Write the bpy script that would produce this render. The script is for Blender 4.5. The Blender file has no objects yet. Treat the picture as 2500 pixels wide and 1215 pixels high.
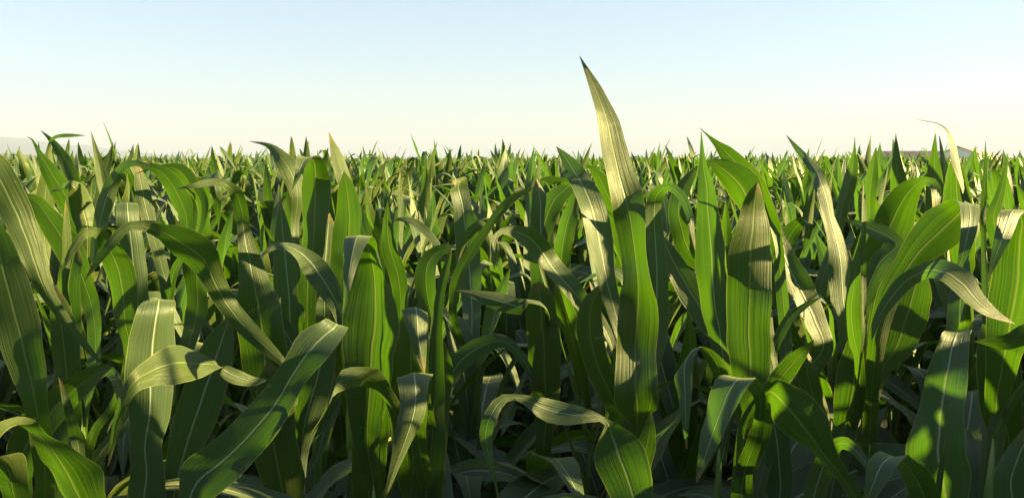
import bpy, math, random
import numpy as np
from mathutils import Vector

R = math.radians
S = bpy.context.scene
C = S.collection
FPX = 2080.0
CAMZ = 2.10
PITCH = math.atan((607.5 - 388) / FPX)
SUN_EL, SUN_AZ = 13.0, 85.0      # azimuth clockwise from the view direction (+Y)

# ------------------------------------------------------------------ camera
cam = bpy.data.cameras.new('camera')
cam.sensor_width = 36
cam.lens = 36 * FPX / 2500
cam.clip_start = 0.05
cam.clip_end = 20000
co = bpy.data.objects.new('camera', cam)
C.objects.link(co)
co.location = (0, 0, CAMZ)
co.rotation_euler = (math.pi / 2 - PITCH, 0, 0)
S.camera = co
CP, SP = math.cos(PITCH), math.sin(PITCH)


def pix(x, y, d):
    """world point at distance d (along Y) seen at photo pixel x, y"""
    a = (x - 1250) / FPX
    b = -(y - 607.5) / FPX
    ray = np.array([a, CP + b * SP, -SP + b * CP])
    return np.array([0, 0, CAMZ]) + ray * (d / ray[1])


def proj(p):
    q = p - np.array([0, 0, CAMZ])
    f = q[1] * CP - q[2] * SP
    return 1250 + FPX * q[0] / f, 607.5 - FPX * (q[1] * SP + q[2] * CP) / f


# ------------------------------------------------------------------ materials
def newmat(name):
    m = bpy.data.materials.new(name)
    m.use_nodes = True
    nt = m.node_tree
    nt.nodes.clear()
    return m, nt


class NG:
    def __init__(s, nt):
        s.nt = nt

    def n(s, typ, **kw):
        nd = s.nt.nodes.new(typ)
        for k, v in kw.items():
            if k == 'ins':
                for a, b in v.items():
                    nd.inputs[a].default_value = b
            else:
                setattr(nd, k, v)
        return nd

    def l(s, a, b):
        s.nt.links.new(a, b)

    def math(s, op, a, b=None, c=None):
        nd = s.n('ShaderNodeMath', operation=op)
        for i, v in enumerate((a, b, c)):
            if v is None:
                continue
            if isinstance(v, (int, float)):
                nd.inputs[i].default_value = v
            else:
                s.l(v, nd.inputs[i])
        return nd.outputs[0]

    def mix(s, f, a, b):
        nd = s.n('ShaderNodeMix', data_type='RGBA')
        for i, v in ((0, f), (6, a), (7, b)):
            if isinstance(v, (int, float)):
                nd.inputs[i].default_value = v
            elif isinstance(v, tuple):
                nd.inputs[i].default_value = (*v, 1)
            else:
                s.l(v, nd.inputs[i])
        return nd.outputs[2]

    def ramp(s, f, lo, hi, a=0.0, b=1.0):
        nd = s.n('ShaderNodeMapRange', interpolation_type='SMOOTHSTEP')
        s.l(f, nd.inputs[0])
        nd.inputs[1].default_value = lo
        nd.inputs[2].default_value = hi
        nd.inputs[3].default_value = a
        nd.inputs[4].default_value = b
        return nd.outputs[0]


def leaf_material(name, island=False, detail=True):
    m, nt = newmat(name)
    g = NG(nt)
    uv = g.n('ShaderNodeUVMap', uv_map='UVMap')
    sep = g.n('ShaderNodeSeparateXYZ')
    g.l(uv.outputs[0], sep.inputs[0])
    u, v = sep.outputs[0], sep.outputs[1]
    if island:
        rnd = g.n('ShaderNodeNewGeometry').outputs['Random Per Island']
    else:
        rnd = g.n('ShaderNodeObjectInfo').outputs['Random']
    rr = g.math('MULTIPLY', rnd, 37.0)
    # long streaks that run with the veins
    cmb = g.n('ShaderNodeCombineXYZ')
    g.l(g.math('MULTIPLY', u, 20.0), cmb.inputs[0])
    g.l(g.math('MULTIPLY', v, 2.6), cmb.inputs[1])
    g.l(rr, cmb.inputs[2])
    streak = g.n('ShaderNodeTexNoise', ins={'Scale': 1.0, 'Detail': 4.0, 'Roughness': 0.65})
    g.l(cmb.outputs[0], streak.inputs['Vector'])
    # fine veins
    cmb2 = g.n('ShaderNodeCombineXYZ')
    g.l(g.math('MULTIPLY', u, 70.0), cmb2.inputs[0])
    g.l(g.math('MULTIPLY', v, 1.6), cmb2.inputs[1])
    g.l(rr, cmb2.inputs[2])
    vein = g.n('ShaderNodeTexNoise', ins={'Scale': 1.0, 'Detail': 2.0})
    g.l(cmb2.outputs[0], vein.inputs['Vector'])
    # broad blotches
    cmb3 = g.n('ShaderNodeCombineXYZ')
    g.l(g.math('MULTIPLY', u, 2.0), cmb3.inputs[0])
    g.l(g.math('MULTIPLY', v, 9.0), cmb3.inputs[1])
    g.l(rr, cmb3.inputs[2])
    blot = g.n('ShaderNodeTexNoise', ins={'Scale': 1.0, 'Detail': 3.0})
    g.l(cmb3.outputs[0], blot.inputs['Vector'])
    # underside: green, darker to put its shade into the colour; upper side: dull, waxy blue-green
    under = g.n('ShaderNodeNewGeometry').outputs['Backfacing']
    cu = g.mix(g.ramp(rnd, 0.0, 1.0), (0.0250, 0.0500, 0.0120), (0.0420, 0.0660, 0.0130))
    cu = g.mix(g.ramp(streak.outputs[0], 0.35, 0.72, 0, 0.35), cu, (0.0760, 0.1080, 0.0208))
    ca = g.mix(g.ramp(rnd, 0.0, 1.0), (0.044, 0.078, 0.044), (0.062, 0.094, 0.042))
    ca = g.mix(g.ramp(streak.outputs[0], 0.35, 0.75, 0, 0.28), ca, (0.095, 0.124, 0.020))
    c = g.mix(under, cu, ca)
    c = g.mix(g.ramp(blot.outputs[0], 0.45, 0.75, 0, 0.3), c, (0.0240, 0.0520, 0.0272))
    # dry tips
    at = g.n('ShaderNodeAttribute', attribute_name='tip')
    tipf = g.ramp(g.math('ADD', at.outputs['Fac'], g.math('MULTIPLY', g.math('SUBTRACT', streak.outputs[0], 0.5), 0.9)), 0.62, 0.85, 0, 0.8)
    c = g.mix(tipf, c, (0.17, 0.11, 0.045))
    # small pale flecks and faint yellowing
    cmb4 = g.n('ShaderNodeCombineXYZ')
    g.l(g.math('MULTIPLY', u, 9.0), cmb4.inputs[0])
    g.l(g.math('MULTIPLY', v, 60.0), cmb4.inputs[1])
    g.l(rr, cmb4.inputs[2])
    fk = g.n('ShaderNodeTexNoise', ins={'Scale': 1.0, 'Detail': 3.0})
    g.l(cmb4.outputs[0], fk.inputs['Vector'])
    c = g.mix(g.ramp(fk.outputs[0], 0.70, 0.74, 0, 0.6), c, (0.2400, 0.2080, 0.0960))
    c = g.mix(g.math('MULTIPLY', g.ramp(blot.outputs[0], 0.3, 0.46, 1, 0), g.ramp(rnd, 0.55, 0.95, 0, 0.5)), c, (0.0960, 0.0960, 0.0240))
    t = g.mix(g.ramp(vein.outputs[0], 0.35, 0.65), (0.0520, 0.1440, 0.0016), (0.0960, 0.2080, 0.0032))
    t = g.mix(g.ramp(streak.outputs[0], 0.35, 0.7, 0, 0.6), t, (0.0380, 0.1200, 0.0016))
    du = g.math('ABSOLUTE', g.math('SUBTRACT', u, 0.5))
    rib = g.ramp(du, 0.012, 0.03, 1.0, 0.0)
    rim = g.ramp(du, 0.482, 0.497, 0.0, 0.75)
    c = g.mix(rib, c, g.mix(under, (0.1120, 0.1600, 0.0400), (0.2720, 0.3200, 0.2160)))
    c = g.mix(rim, c, (0.2240, 0.2400, 0.0960))
    t = g.mix(rib, t, (0.1440, 0.2000, 0.0400))
    t = g.mix(rim, t, (0.3200, 0.3360, 0.0640))
    bump = g.n('ShaderNodeBump', ins={'Strength': 0.5, 'Distance': 0.0022})
    h = g.math('ADD', g.math('MULTIPLY', streak.outputs[0], 1.1), g.math('MULTIPLY', vein.outputs[0], 0.8))
    h = g.math('ADD', h, g.math('MULTIPLY', g.ramp(du, 0.0, 0.045, 1.0, 0.0), -0.8))
    g.l(h, bump.inputs['Height'])
    p = g.n('ShaderNodeBsdfPrincipled', ins={'Roughness': 0.42, 'Specular IOR Level': 0.32,
                                           'Sheen Weight': 0.3, 'Sheen Roughness': 0.45})
    g.l(c, p.inputs['Base Color'])
    g.l(g.ramp(blot.outputs[0], 0.3, 0.7, 0.38, 0.52), p.inputs['Roughness'])
    p.inputs['Sheen Tint'].default_value = (0.95, 1.0, 0.40, 1)
    tr = g.n('ShaderNodeBsdfTranslucent')
    g.l(t, tr.inputs['Color'])
    if detail:
        g.l(bump.outputs[0], p.inputs['Normal'])
        g.l(bump.outputs[0], tr.inputs['Normal'])
    mx = g.n('ShaderNodeMixShader', ins={0: 0.36})
    g.l(p.outputs[0], mx.inputs[1])
    g.l(tr.outputs[0], mx.inputs[2])
    out = g.n('ShaderNodeOutputMaterial')
    g.l(mx.outputs[0], out.inputs[0])
    return m


def simple_mat(name, c1, c2, scale, rough=0.8, bump=0.3, detail=6.0, stretch=(1, 1, 1), dist=0.02):
    m, nt = newmat(name)
    g = NG(nt)
    tc = g.n('ShaderNodeTexCoord')
    mp = g.n('ShaderNodeMapping')
    mp.inputs['Scale'].default_value = stretch
    g.l(tc.outputs['Object'], mp.inputs[0])
    nz = g.n('ShaderNodeTexNoise', ins={'Scale': scale, 'Detail': detail, 'Roughness': 0.6})
    g.l(mp.outputs[0], nz.inputs['Vector'])
    c = g.mix(g.ramp(nz.outputs[0], 0.3, 0.7), c1, c2)
    p = g.n('ShaderNodeBsdfPrincipled', ins={'Roughness': rough})
    g.l(c, p.inputs['Base Color'])
    b = g.n('ShaderNodeBump', ins={'Strength': bump, 'Distance': dist})
    g.l(nz.outputs[0], b.inputs['Height'])
    g.l(b.outputs[0], p.inputs['Normal'])
    out = g.n('ShaderNodeOutputMaterial')
    g.l(p.outputs[0], out.inputs[0])
    return m


M_LEAF = leaf_material('corn_leaf')
M_MASS = leaf_material('corn_leaf_far', island=True)
M_STALK = simple_mat('corn_stalk', (0.09, 0.16, 0.035), (0.16, 0.24, 0.06), 14, 0.45, 0.4, stretch=(6, 6, 0.7), dist=0.003)
M_SOIL = simple_mat('soil', (0.022, 0.017, 0.012), (0.05, 0.038, 0.026), 3.0, 0.95, 0.9, 10, dist=0.05)
M_HILL = simple_mat('hill_forest', (0.015, 0.032, 0.022), (0.05, 0.065, 0.04), 0.012, 0.95, 0.2, 8, dist=5)
M_WALL_W = simple_mat('barn_wall_paint', (0.62, 0.64, 0.62), (0.78, 0.78, 0.74), 0.7, 0.7, 0.1, stretch=(1, 1, 0.3))
M_ROOF_B = simple_mat('barn_roof_brown', (0.19, 0.13, 0.10), (0.28, 0.20, 0.15), 0.9, 0.6, 0.2)
M_ROOF_D = simple_mat('barn_roof_dark', (0.07, 0.05, 0.045), (0.13, 0.09, 0.08), 0.9, 0.6, 0.2)
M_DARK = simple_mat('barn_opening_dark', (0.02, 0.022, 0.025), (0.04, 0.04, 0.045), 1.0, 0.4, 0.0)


# ------------------------------------------------------------------ mesh helpers
def link_mesh(name, V, F, mat, parent=None, uvs=None, loc=(0, 0, 0), smooth=True):
    me = bpy.data.meshes.new(name)
    me.from_pydata([tuple(v) for v in V], [], F)
    if uvs is not None:
        ul = me.uv_layers.new(name='UVMap')
        li = np.zeros(len(me.loops), dtype=np.int32)
        me.loops.foreach_get('vertex_index', li)
        ul.data.foreach_set('uv', np.asarray(uvs, dtype=np.float32)[li][:, :2].ravel())
        at = me.attributes.new('tip', 'FLOAT', 'POINT')
        at.data.foreach_set('value', np.asarray(uvs, dtype=np.float32)[:, 2].copy())
    me.materials.append(mat)
    if smooth:
        me.polygons.foreach_set('use_smooth', [True] * len(me.polygons))
    me.update()
    o = bpy.data.objects.new(name, me)
    C.objects.link(o)
    if parent is not None:
        o.parent = parent
    o.location = loc
    return o


def catmull(P, t):
    """P: K x D control values, t: parameters in [0, K-1]"""
    K = len(P)
    i = np.clip(np.floor(t).astype(int), 0, K - 2)
    f = (t - i)[:, None]
    g = lambda k: P[np.clip(k, 0, K - 1)]
    p0, p1, p2, p3 = g(i - 1), g(i), g(i + 1), g(i + 2)
    p0 = np.where((i == 0)[:, None], 2 * p1 - p2, p0)
    p3 = np.where((i == K - 2)[:, None], 2 * p2 - p1, p3)
    m1, m2 = (p2 - p0) / 2, (p3 - p1) / 2
    return ((2 * f**3 - 3 * f**2 + 1) * p1 + (f**3 - 2 * f**2 + f) * m1 +
            (-2 * f**3 + 3 * f**2) * p2 + (f**3 - f**2) * m2)


def ribbon(PL, PR, n=30, m=7, fold=0.12, wave=0.05, seed=0, side=1.0, resample=True, nick=0.0):
    """leaf blade between two edge curves (base to tip) -> verts, faces, uvs"""
    rs = np.random.RandomState(seed)
    PL, PR = np.asarray(PL, float), np.asarray(PR, float)
    if resample:
        mid = (PL + PR) / 2
        seg = np.linalg.norm(np.diff(mid, axis=0), axis=1)
        cum = np.concatenate([[0], np.cumsum(seg)])
        tt = np.interp(np.linspace(0, cum[-1], n + 1), cum, np.arange(len(mid)))
        PL, PR = catmull(PL, tt), catmull(PR, tt)
    mid = (PL + PR) / 2
    T = np.gradient(mid, axis=0)
    T /= np.linalg.norm(T, axis=1)[:, None] + 1e-9
    W = PR - PL
    if nick:
        for E, sg in ((PL, -1), (PR, 1)):
            q = np.convolve(rs.normal(0, 1, len(PL) + 2), [.25, .5, .25], 'valid')
            E += W * (sg * nick * q)[:, None]
        W = PR - PL
    w = np.linalg.norm(W, axis=1)
    N = np.cross(T, W)
    N /= np.linalg.norm(N, axis=1)[:, None] + 1e-9
    s = np.concatenate([[0], np.cumsum(np.linalg.norm(np.diff(mid, axis=0), axis=1))])
    L = s[-1]
    k1, k2 = rs.uniform(22, 40), rs.uniform(22, 40)
    a1, a2 = rs.uniform(0, 6.28, 2)
    k3 = rs.uniform(60, 95)
    us = np.linspace(0, 1, m)
    wv = wave * w
    fl = fold * (0.7 + 0.5 * np.sin(s * rs.uniform(4, 9) + a1))
    V = []
    for u in us:
        e = abs(2 * u - 1)
        ph, kk = (a1, k1) if u < 0.5 else (a2, k2)
        off = fl * w * (e ** 1.3) * side + wv * (e ** 2) * (np.sin(kk * s + ph) + 0.35 * np.sin(k3 * s + 2 * ph))
        V.append(PL + W * u + N * off[:, None])
    V = np.stack(V, axis=1)            # rows x m x 3
    r = len(PL)
    idx = np.arange(r * m).reshape(r, m)
    F = np.stack([idx[:-1, :-1], idx[:-1, 1:], idx[1:, 1:], idx[1:, :-1]], axis=-1).reshape(-1, 4)
    UV = np.stack([np.broadcast_to(us, (r, m)), np.broadcast_to(s[:, None], (r, m))], axis=-1).reshape(-1, 2)
    tip = np.broadcast_to(np.clip(1 - (L - s) / 0.09, 0, 1)[:, None], (r, m)).reshape(-1, 1)
    return V.reshape(-1, 3), F, np.hstack([UV, tip])


def blade_profile(t, wmax):
    """corn leaf width along its length: narrower base, widest at a third, long point"""
    a = 0.62 + 0.38 * np.sin(np.clip(t / 0.35, 0, 1) * math.pi / 2)
    b = np.where(t > 0.35, (1 - ((t - 0.35) / 0.65) ** 2.1), 1.0)
    return wmax * a * np.maximum(b, 0.015)


def grown_leaf(rs, L, wmax, az, th0, th1, kink=None, n=26, twist=0.0, z0=0.0, r0=0.012, m=7):
    """local leaf: leaves the stalk at height z0, azimuth az, angle from vertical th0 -> th1"""
    t = np.linspace(0, 1, n + 1)
    if kink is None:
        th = th0 + (th1 - th0) * t ** rs.uniform(1.3, 2.2)
    else:
        th = th0 + (th1 - th0) / (1 + np.exp(-(t - kink) * rs.uniform(16, 30)))
    azs = az + twist * t ** 1.5
    ds = L / n
    d = np.stack([np.sin(th) * np.cos(azs), np.sin(th) * np.sin(azs), np.cos(th)], 1)
    p = np.cumsum(np.vstack([[0, 0, 0], d[:-1] * ds]), axis=0)
    p += np.array([r0 * math.cos(az), r0 * math.sin(az), z0])
    roll = rs.uniform(-0.35, 0.35) + rs.uniform(-1.3, 1.3) * t ** 1.6
    side = np.stack([-np.sin(azs), np.cos(azs), np.zeros_like(azs)], 1)
    nrm = np.cross(d, side)
    Wd = side * np.cos(roll)[:, None] + nrm * np.sin(roll)[:, None]
    w = blade_profile(t, wmax)[:, None]
    return p - Wd * w / 2, p + Wd * w / 2


def stalk_mesh(H, r0, r1, rs, sides=8, bend=0.0):
    V, F = [], []
    zs, rr = [], []
    z = 0.0
    node = 0.16
    k = 0
    while z < H:
        f = z / H
        rad = (r0 + (r1 - r0) * f) * min(1.0, 0.15 + (H - z) / 0.14)
        zs += [z, z + 0.012, z + 0.03]
        rr += [rad * 1.18, rad * 1.12, rad]
        z += node * rs.uniform(0.9, 1.1)
    zs += [H]
    rr += [0.001]
    for z, r_ in zip(zs, rr):
        for a in range(sides):
            an = 2 * math.pi * a / sides
            V.append((r_ * math.cos(an) + bend * (z / H) ** 2, r_ * math.sin(an), z))
    for i in range(len(zs) - 1):
        for a in range(sides):
            b = (a + 1) % sides
            F.append((i * sides + a, i * sides + b, (i + 1) * sides + b, (i + 1) * sides + a))
    F.append(tuple(range((len(zs) - 1) * sides, len(zs) * sides)))
    return V, F


def plant_leaves(rs, H=1.6, upper=True, lower=True):
    """list of (PL, PR, fold, wave) for one plant; H = stalk top"""
    out = []
    az = rs.uniform(0, 6.28)
    specs = []
    if lower:
        for k, z in enumerate((0.4, 0.56, 0.72, 0.86, 1.0)):
            specs.append((z, rs.uniform(.65, .8), rs.uniform(.09, .11), rs.uniform(.5, .75), rs.uniform(1.9, 2.6), None))
    if upper:
        z = H - 0.64
        for k in range(5):      # arching leaves
            kink = rs.uniform(.45, .72) if rs.rand() < .6 else None
            specs.append((z, rs.uniform(.66, .86), rs.uniform(.085, .11), rs.uniform(.18, .42),
                          rs.uniform(1.5, 2.85), kink))
            z += 0.12
        for k in range(5):      # upright leaves of the whorl
            fold_over = rs.rand() < .36
            specs.append((z, rs.uniform(.40, .64), rs.uniform(.065, .1), rs.uniform(.03, .42),
                          rs.uniform(1.8, 2.9) if fold_over else rs.uniform(.1, 1.0),
                          rs.uniform(.6, .8) if fold_over else None))
            z += 0.036
    for k, (z, L, w, a, b, kink) in enumerate(specs):
        aa = az + (math.pi if k % 2 else 0) + rs.uniform(-.45, .45)
        PL, PR = grown_leaf(rs, L, w, aa, a, b, kink, twist=rs.uniform(-.8, .8), z0=z)
        out.append((PL, PR))
    return out


# ------------------------------------------------------------------ hero plants
# traced plants: (label, stalk pixel x, distance, [(distance, facing, [(x, y, width, ...) base to tip])...])
HEROES = [
('tallest corn plant, its giant upright leaf standing against the open sky', 1556, 1.75, [
  (1.72, .35, [(1556,1030,40,0,0),(1554,985,104,-.03,.1),(1552,930,102,-.03,.1),(1552,860,98,0,.1),(1554,790,102,0,.1),(1557,730,92,0,-.1),(1557,690,68,-.01,-.3),(1552,640,60,0,-.5),(1546,590,66,0,-.5),(1540,540,76,0,-.2),(1528,485,80,0,.3),(1512,430,74,0,.5),(1500,375,62,.01,.6),(1488,320,53,.02,.6),(1474,270,44,.02,.5),(1453,215,30,.03,.3),(1434,175,14,.03,.1),(1415,137,1,.03)]),
  (1.85, -.6, [(1556,760,50),(1548,680,56),(1532,600,58),(1505,520,56),(1480,470,44),(1460,430,26),(1440,408,10),(1428,404,1)]),
  (1.80, .5, [(1512,800,30,0,.3),(1495,740,40,0,.2),(1480,680,46,0,.2),(1468,620,56,0,.7),(1458,570,60,0,.9),(1444,510,62,0,.7),(1425,460,56,.02,.5),(1403,420,46,.04,.1),(1380,385,24,.06,0),(1358,358,1,.08)], 'up'),
  (1.83, .6, [(1600,800,70,0,.2),(1604,700,64,0,.3),(1602,620,50,0,.6),(1598,560,42,0,.8),(1596,510,38,-.02,.8),(1606,474,34,-.05,.6),(1632,456,22,-.08,.2),(1660,474,22,-.1,-.2),(1680,512,20,-.12,-.3),(1690,560,13,-.13),(1697,610,1,-.13)], 'up'),
  (1.62, -.3, [(1557,1190,34),(1566,1130,52),(1580,1080,44),(1588,1030,20),(1590,1000,1)]),
]),
('corn plant with a tall bright green spear leaf glowing from behind', 1772, 1.85, [
  (1.85, -.7, [(1772,930,26),(1765,870,44),(1755,800,56),(1745,740,70,0,-.8),(1741,680,76),(1738,620,74),(1733,560,62),(1727,500,50),(1725,450,38),(1717,400,18),(1713,340,5),(1712,320,1)], 'up'),
  (1.95, .1, [(1780,860,30),(1735,790,56),(1690,720,62),(1655,660,52),(1630,610,34),(1618,580,10),(1614,570,1)], 'up'),
  (2.05, -.6, [(1800,700,40),(1690,620,56,0,-.6),(1664,560,50,0,-.2),(1655,510,44,0,-.6),(1668,460,36,.02,-.3),(1690,425,20,.03),(1706,405,1,.03)]),
]),
('corn plant with a very broad dark green upright leaf, sunlit at its pointed top', 1832, 1.62, [
  (1.62, .2, [(1828,1010,46,0,-.2),(1833,950,84,0,-.3),(1832,890,98,0,-.3),(1828,820,107,0,-.3),(1829,750,108,0,-.2),(1831,680,110,0,0),(1833,620,108,0,.2),(1838,560,84,0,.5),(1842,510,56,0,.7),(1847,470,30,-.02,.7),(1850,446,3,-.03,.6)]),
  (1.95, -.6, [(1850,620,30),(1838,520,56),(1812,460,84,0,-.7),(1780,425,62),(1752,404,36),(1735,396,14),(1722,392,1)]),
  (2.05, -.5, [(1900,620,30),(1872,530,56),(1835,450,66),(1798,400,50),(1768,368,34),(1742,343,10),(1708,312,1)]),
  (1.55, .3, [(1822,1180,30,0),(1850,1060,56,0,.2),(1868,985,52,-.05,.6),(1895,935,50,-.08,.8),(1932,890,44,-.1,.8),(1964,855,24,-.12,.6),(1988,829,1,-.13)]),
]),
('corn plant whose short narrow leaf twists and catches the light over dark shade', 1886, 1.95, [
  (1.90, .3, [(1893,900,14,0,.6),(1888,862,16,0,.8),(1902,820,24,0,.3),(1925,780,24),(1962,748,16),(2010,722,1)], 'up'),
  (2.05, .5, [(1905,980,40,0,0),(1935,930,50,0,0),(1990,880,50,0,.3),(2010,840,46,0,.45),(1988,780,58,0,.35),(1955,710,62,0,.35),(1925,650,50,0,.4),(1902,590,38,0,.5),(1885,530,26,0,.4),(1868,470,14),(1856,440,1)], 'free up'),
  (1.75, 0, [(1900,1240,50),(1905,1180,68,0,0),(1900,1100,66),(1890,1030,52),(1884,980,24),(1880,950,1)], 'up'),
]),
('corn plant with one long pale sunlit leaf that narrows in the middle', 2085, 1.85, [
  (1.85, .5, [(2088,905,34,0,.1),(2080,850,46,0,.1),(2068,790,52,0,.3),(2058,730,54,0,.7),(2055,680,52),(2052,640,50),(2042,590,38),(2028,540,38),(2017,490,34),(2005,450,32),(1990,415,28,.04,.4),(1966,385,20,.06,.2),(1942,358,12,.1,0),(1920,330,1,.12)], 'up'),
  (1.70, -.9, [(2096,880,24),(2084,820,40),(2078,760,40),(2084,700,32),(2092,640,20),(2098,600,8),(2101,575,1)]),
  (1.68, .3, [(2110,830,12),(2109,760,12),(2108,690,13),(2108,620,13,0,-.5),(2108,550,12,0,.8),(2109,490,10),(2108,442,1)]),
  (2.0, .0, [(2060,800,40),(2110,720,50),(2150,640,56,0,-.1),(2190,600,44),(2165,575,40),(2110,552,26),(2060,535,1)], 'free up'),
]),
('corn plant with a great glowing leaf bowed over, its tip hanging down', 2150, 1.80, [
  (1.72, -.4, [((2120,850),(2160,870),0,-.2),((2130,780),(2172,812),0,-.3),((2146,712),(2190,752),0,-.4),((2178,648),(2228,690),0,-.6),((2218,575),(2285,634),-.01,-.7),((2260,521),(2345,592),-.02,-.6),((2300,499),(2382,546),-.03,-.4),((2333,491),(2392,499),-.07,.1),((2346,520),(2391,530),-.12,.1),((2345,570),(2380,578),-.15,.1),((2339,625),(2360,630),-.16),((2332,676),(2335,676),-.16)]),
  (1.60, .5, [(2128,828,3),(2140,785,22),(2168,738,34),(2205,692,40,0,.3),(2250,664,38,-.03,.6),(2295,660,50,-.06,.8),(2345,690,54,-.08,.8),(2390,740,42,-.1,.7),(2435,770,20,-.1),(2478,790,1,-.1)], 'free up'),
  (1.85, -.3, [(2155,900,40,0,-.2),(2185,850,76),(2208,790,100),(2225,730,96),(2240,680,60),(2250,650,10)]),
  (2.05, -.3, [(2120,700,60),(2145,620,92,0,.1),(2178,540,96,0,.1),(2210,478,70,-.03,.1),(2250,444,26,-.06,0),(2280,452,24,-.1,.4),(2284,490,22,-.12,.6),(2278,530,1,-.12)]),
]),
('corn plant at the right, its broad green leaf bent sharply and one flap hanging', 2460, 1.65, [
  (1.62, -.6, [((2410,850),(2500,860),0),((2412,760),(2530,770),0),((2420,680),(2545,690),0),((2432,600),(2545,610),0),((2448,545),(2540,550),-.03),((2450,514),(2520,512),-.07,-.2),((2440,520),(2495,522),-.11,.2),((2430,570),(2468,585),-.14,-.3),((2418,630),(2438,640),-.15),((2412,676),(2415,678),-.15)]),
  (1.9, -.6, [(2450,640,40),(2438,590,42),(2425,530,36),(2440,480,24),(2452,430,16),(2460,385,1)]),
  (2.1, -.3, [(2402,600,14,0),(2400,540,16,0,.2),(2402,480,14),(2405,420,10),(2406,345,1)]),
  (1.55, -.9, [(2560,815,50),(2510,822,46),(2460,838,40),(2420,838,24),(2380,834,2)]),
]),
('corn plant with a pale leaf ending in a thin whip bent against the sky', 2350, 2.4, [
  (2.4, -.6, [(2350,640,60),(2345,570,72),(2338,510,76),(2335,450,60),(2332,410,40),(2330,385,8)]),
  (2.38, .9, [(2385,560,20),(2372,500,20),(2352,440,20),(2335,390,19),(2326,350,13),(2312,318,6),(2290,302,3),(2262,296,2),(2238,292,1)]),
  (2.5, -.6, [(2290,620,44),(2287,540,50),(2284,470,46),(2282,420,36),(2281,380,20),(2284,325,1)]),
  (2.55, .5, [(2318,560,20),(2312,480,22),(2306,420,16),(2300,370,10),(2293,330,1)]),
]),
('front corn plant whose upright bluish leaf ends square and glows green low down', 2300, 1.38, [
  (1.38, -.9, [((2268,1330),(2366,1340),0),((2258,1230),(2368,1230),0),((2232,1150),(2367,1155),0),((2224,1080),(2363,1080),0),((2236,1010),(2360,1010),0),((2252,950),(2361,950),0,-.6),((2270,880),(2365,880),.01,-.1),((2288,835),(2366,838),.02,0),((2305,812),(2367,812),.04,0),((2322,818),(2369,806),.08,.4),((2345,835),(2370,815),.1,.4),((2372,800),(2376,795),.05)], 'up'),
  (1.32, -.6, [(2288,1240,14),(2293,1180,16),(2301,1120,12),(2309,1066,1)]),
  (1.30, -.5, [((2230,1330),(2330,1320),0),((2225,1240),(2300,1225),0),((2200,1170),(2272,1165),-.01,-.7),((2180,1130),(2232,1128),-.03,-.4),((2145,1108),(2215,1118),-.06,.2),((2118,1130),(2185,1140),-.09,0),((2110,1180),(2150,1190),-.1,0),((2102,1250),(2108,1252),-.1)]),
]),
('corn plant at lower right whose front leaves hang down like green tongues', 1830, 1.48, [
  (1.48, -.6, [(1812,1260,56,0,-.1),(1812,1180,52,0,-.1),(1818,1100,46,0,-.1),(1830,1030,46,0,-.1),(1850,970,36,-.02,0),(1868,945,20,-.03,0),(1875,930,2,-.03)]),
  (1.42, -.6, [((1842,1010),(1868,1020),.02,-.3),((1838,965),(1868,960),0,-.4),((1800,930),(1848,922),-.04,0),((1752,925),(1838,934),-.08,-.5),((1728,990),(1808,985),-.1,-.7),((1712,1060),(1768,1060),-.11,-.7),((1704,1120),(1735,1120),-.11),((1699,1176),(1702,1177),-.11)]),
  (1.44, -.8, [(1850,985,30,.02,-.3),(1882,955,60,0,-.9),(1925,995,106,-.03,-.8),(1965,1045,98,-.05),(2005,1100,60,-.06,-1),(2050,1155,36,-.07),(2085,1205,30,-.08),(2130,1290,2,-.1)]),
  (1.55, .1, [((1790,1010),(1815,1015),.02),((1752,950),(1785,930),0,-.3),((1730,890),(1760,870),-.03,-.3),((1698,845),(1720,845),-.06,-.2),((1650,905),(1697,862),-.09,.1),((1655,960),(1690,950),-.1,0),((1664,1030),(1683,1025),-.11,-.4),((1675,1096),(1678,1096),-.11)]),
]),
('low front corn plant at bottom right, its bluish leaf arching beside a hanging tongue', 2010, 1.6, [
  (1.55, .1, [(1975,1300,50,0),(1985,1220,54,0),(2005,1150,56,0),(2028,1100,46,-.02),(2060,1080,30,-.05),(2095,1105,22,-.08),(2125,1150,16,-.1),(2140,1200,1,-.1)], 'up'),
  (1.8, -.3, [(2060,1060,60),(2075,980,80),(2090,910,90),(2110,840,84),(2120,780,60),(2128,740,2)]),
  (1.8, .3, [(2020,1120,60,0,0),(2010,1050,66),(1990,980,60),(1975,930,50,0,-.2),(1966,880,40),(1962,845,2)]),
]),
('corn plant at the lower right corner with a dark leaf leaning in', 2520, 1.35, [
  (1.32, -.2, [(2500,1320,70),(2475,1240,90),(2470,1170,84,0,-.1),(2492,1100,60,0,-.5),(2520,1050,40)], 'up'),
  (1.75, -.2, [(2470,1120,80),(2450,1020,96),(2440,930,110),(2440,860,110),(2450,800,90)]),
]),
('front corn plant with a long leaf snaking sideways over the dark gap', 1560, 1.55, [
  (1.5, -.1, [(1565,1280,70,0,-.3),(1540,1190,110,0,-.2),(1512,1110,128,-.01,-.2),(1494,1062,84,-.02,0),(1480,1028,14,-.04,.4),(1440,1016,30,-.05,.4),(1390,1012,52,-.05,.4),(1335,1000,56,-.05,.3),(1298,982,34,-.06,.1),(1260,968,14,-.07,-.3),(1225,975,26,-.08,-.2),(1200,1010,34,-.09,0),(1186,1060,32,-.09,-.3),(1195,1120,20,-.09,-.6),(1208,1170,8,-.09),(1219,1230,1,-.09)], 'up'),
  (1.8, 0, [(1530,1060,40),(1490,960,56),(1455,880,60),(1440,800,66),(1446,740,50,0,.2),(1470,690,2)]),
]),
('corn plant with a bluish leaf arching left and sunlit patches down its length', 1500, 2.0, [
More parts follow.
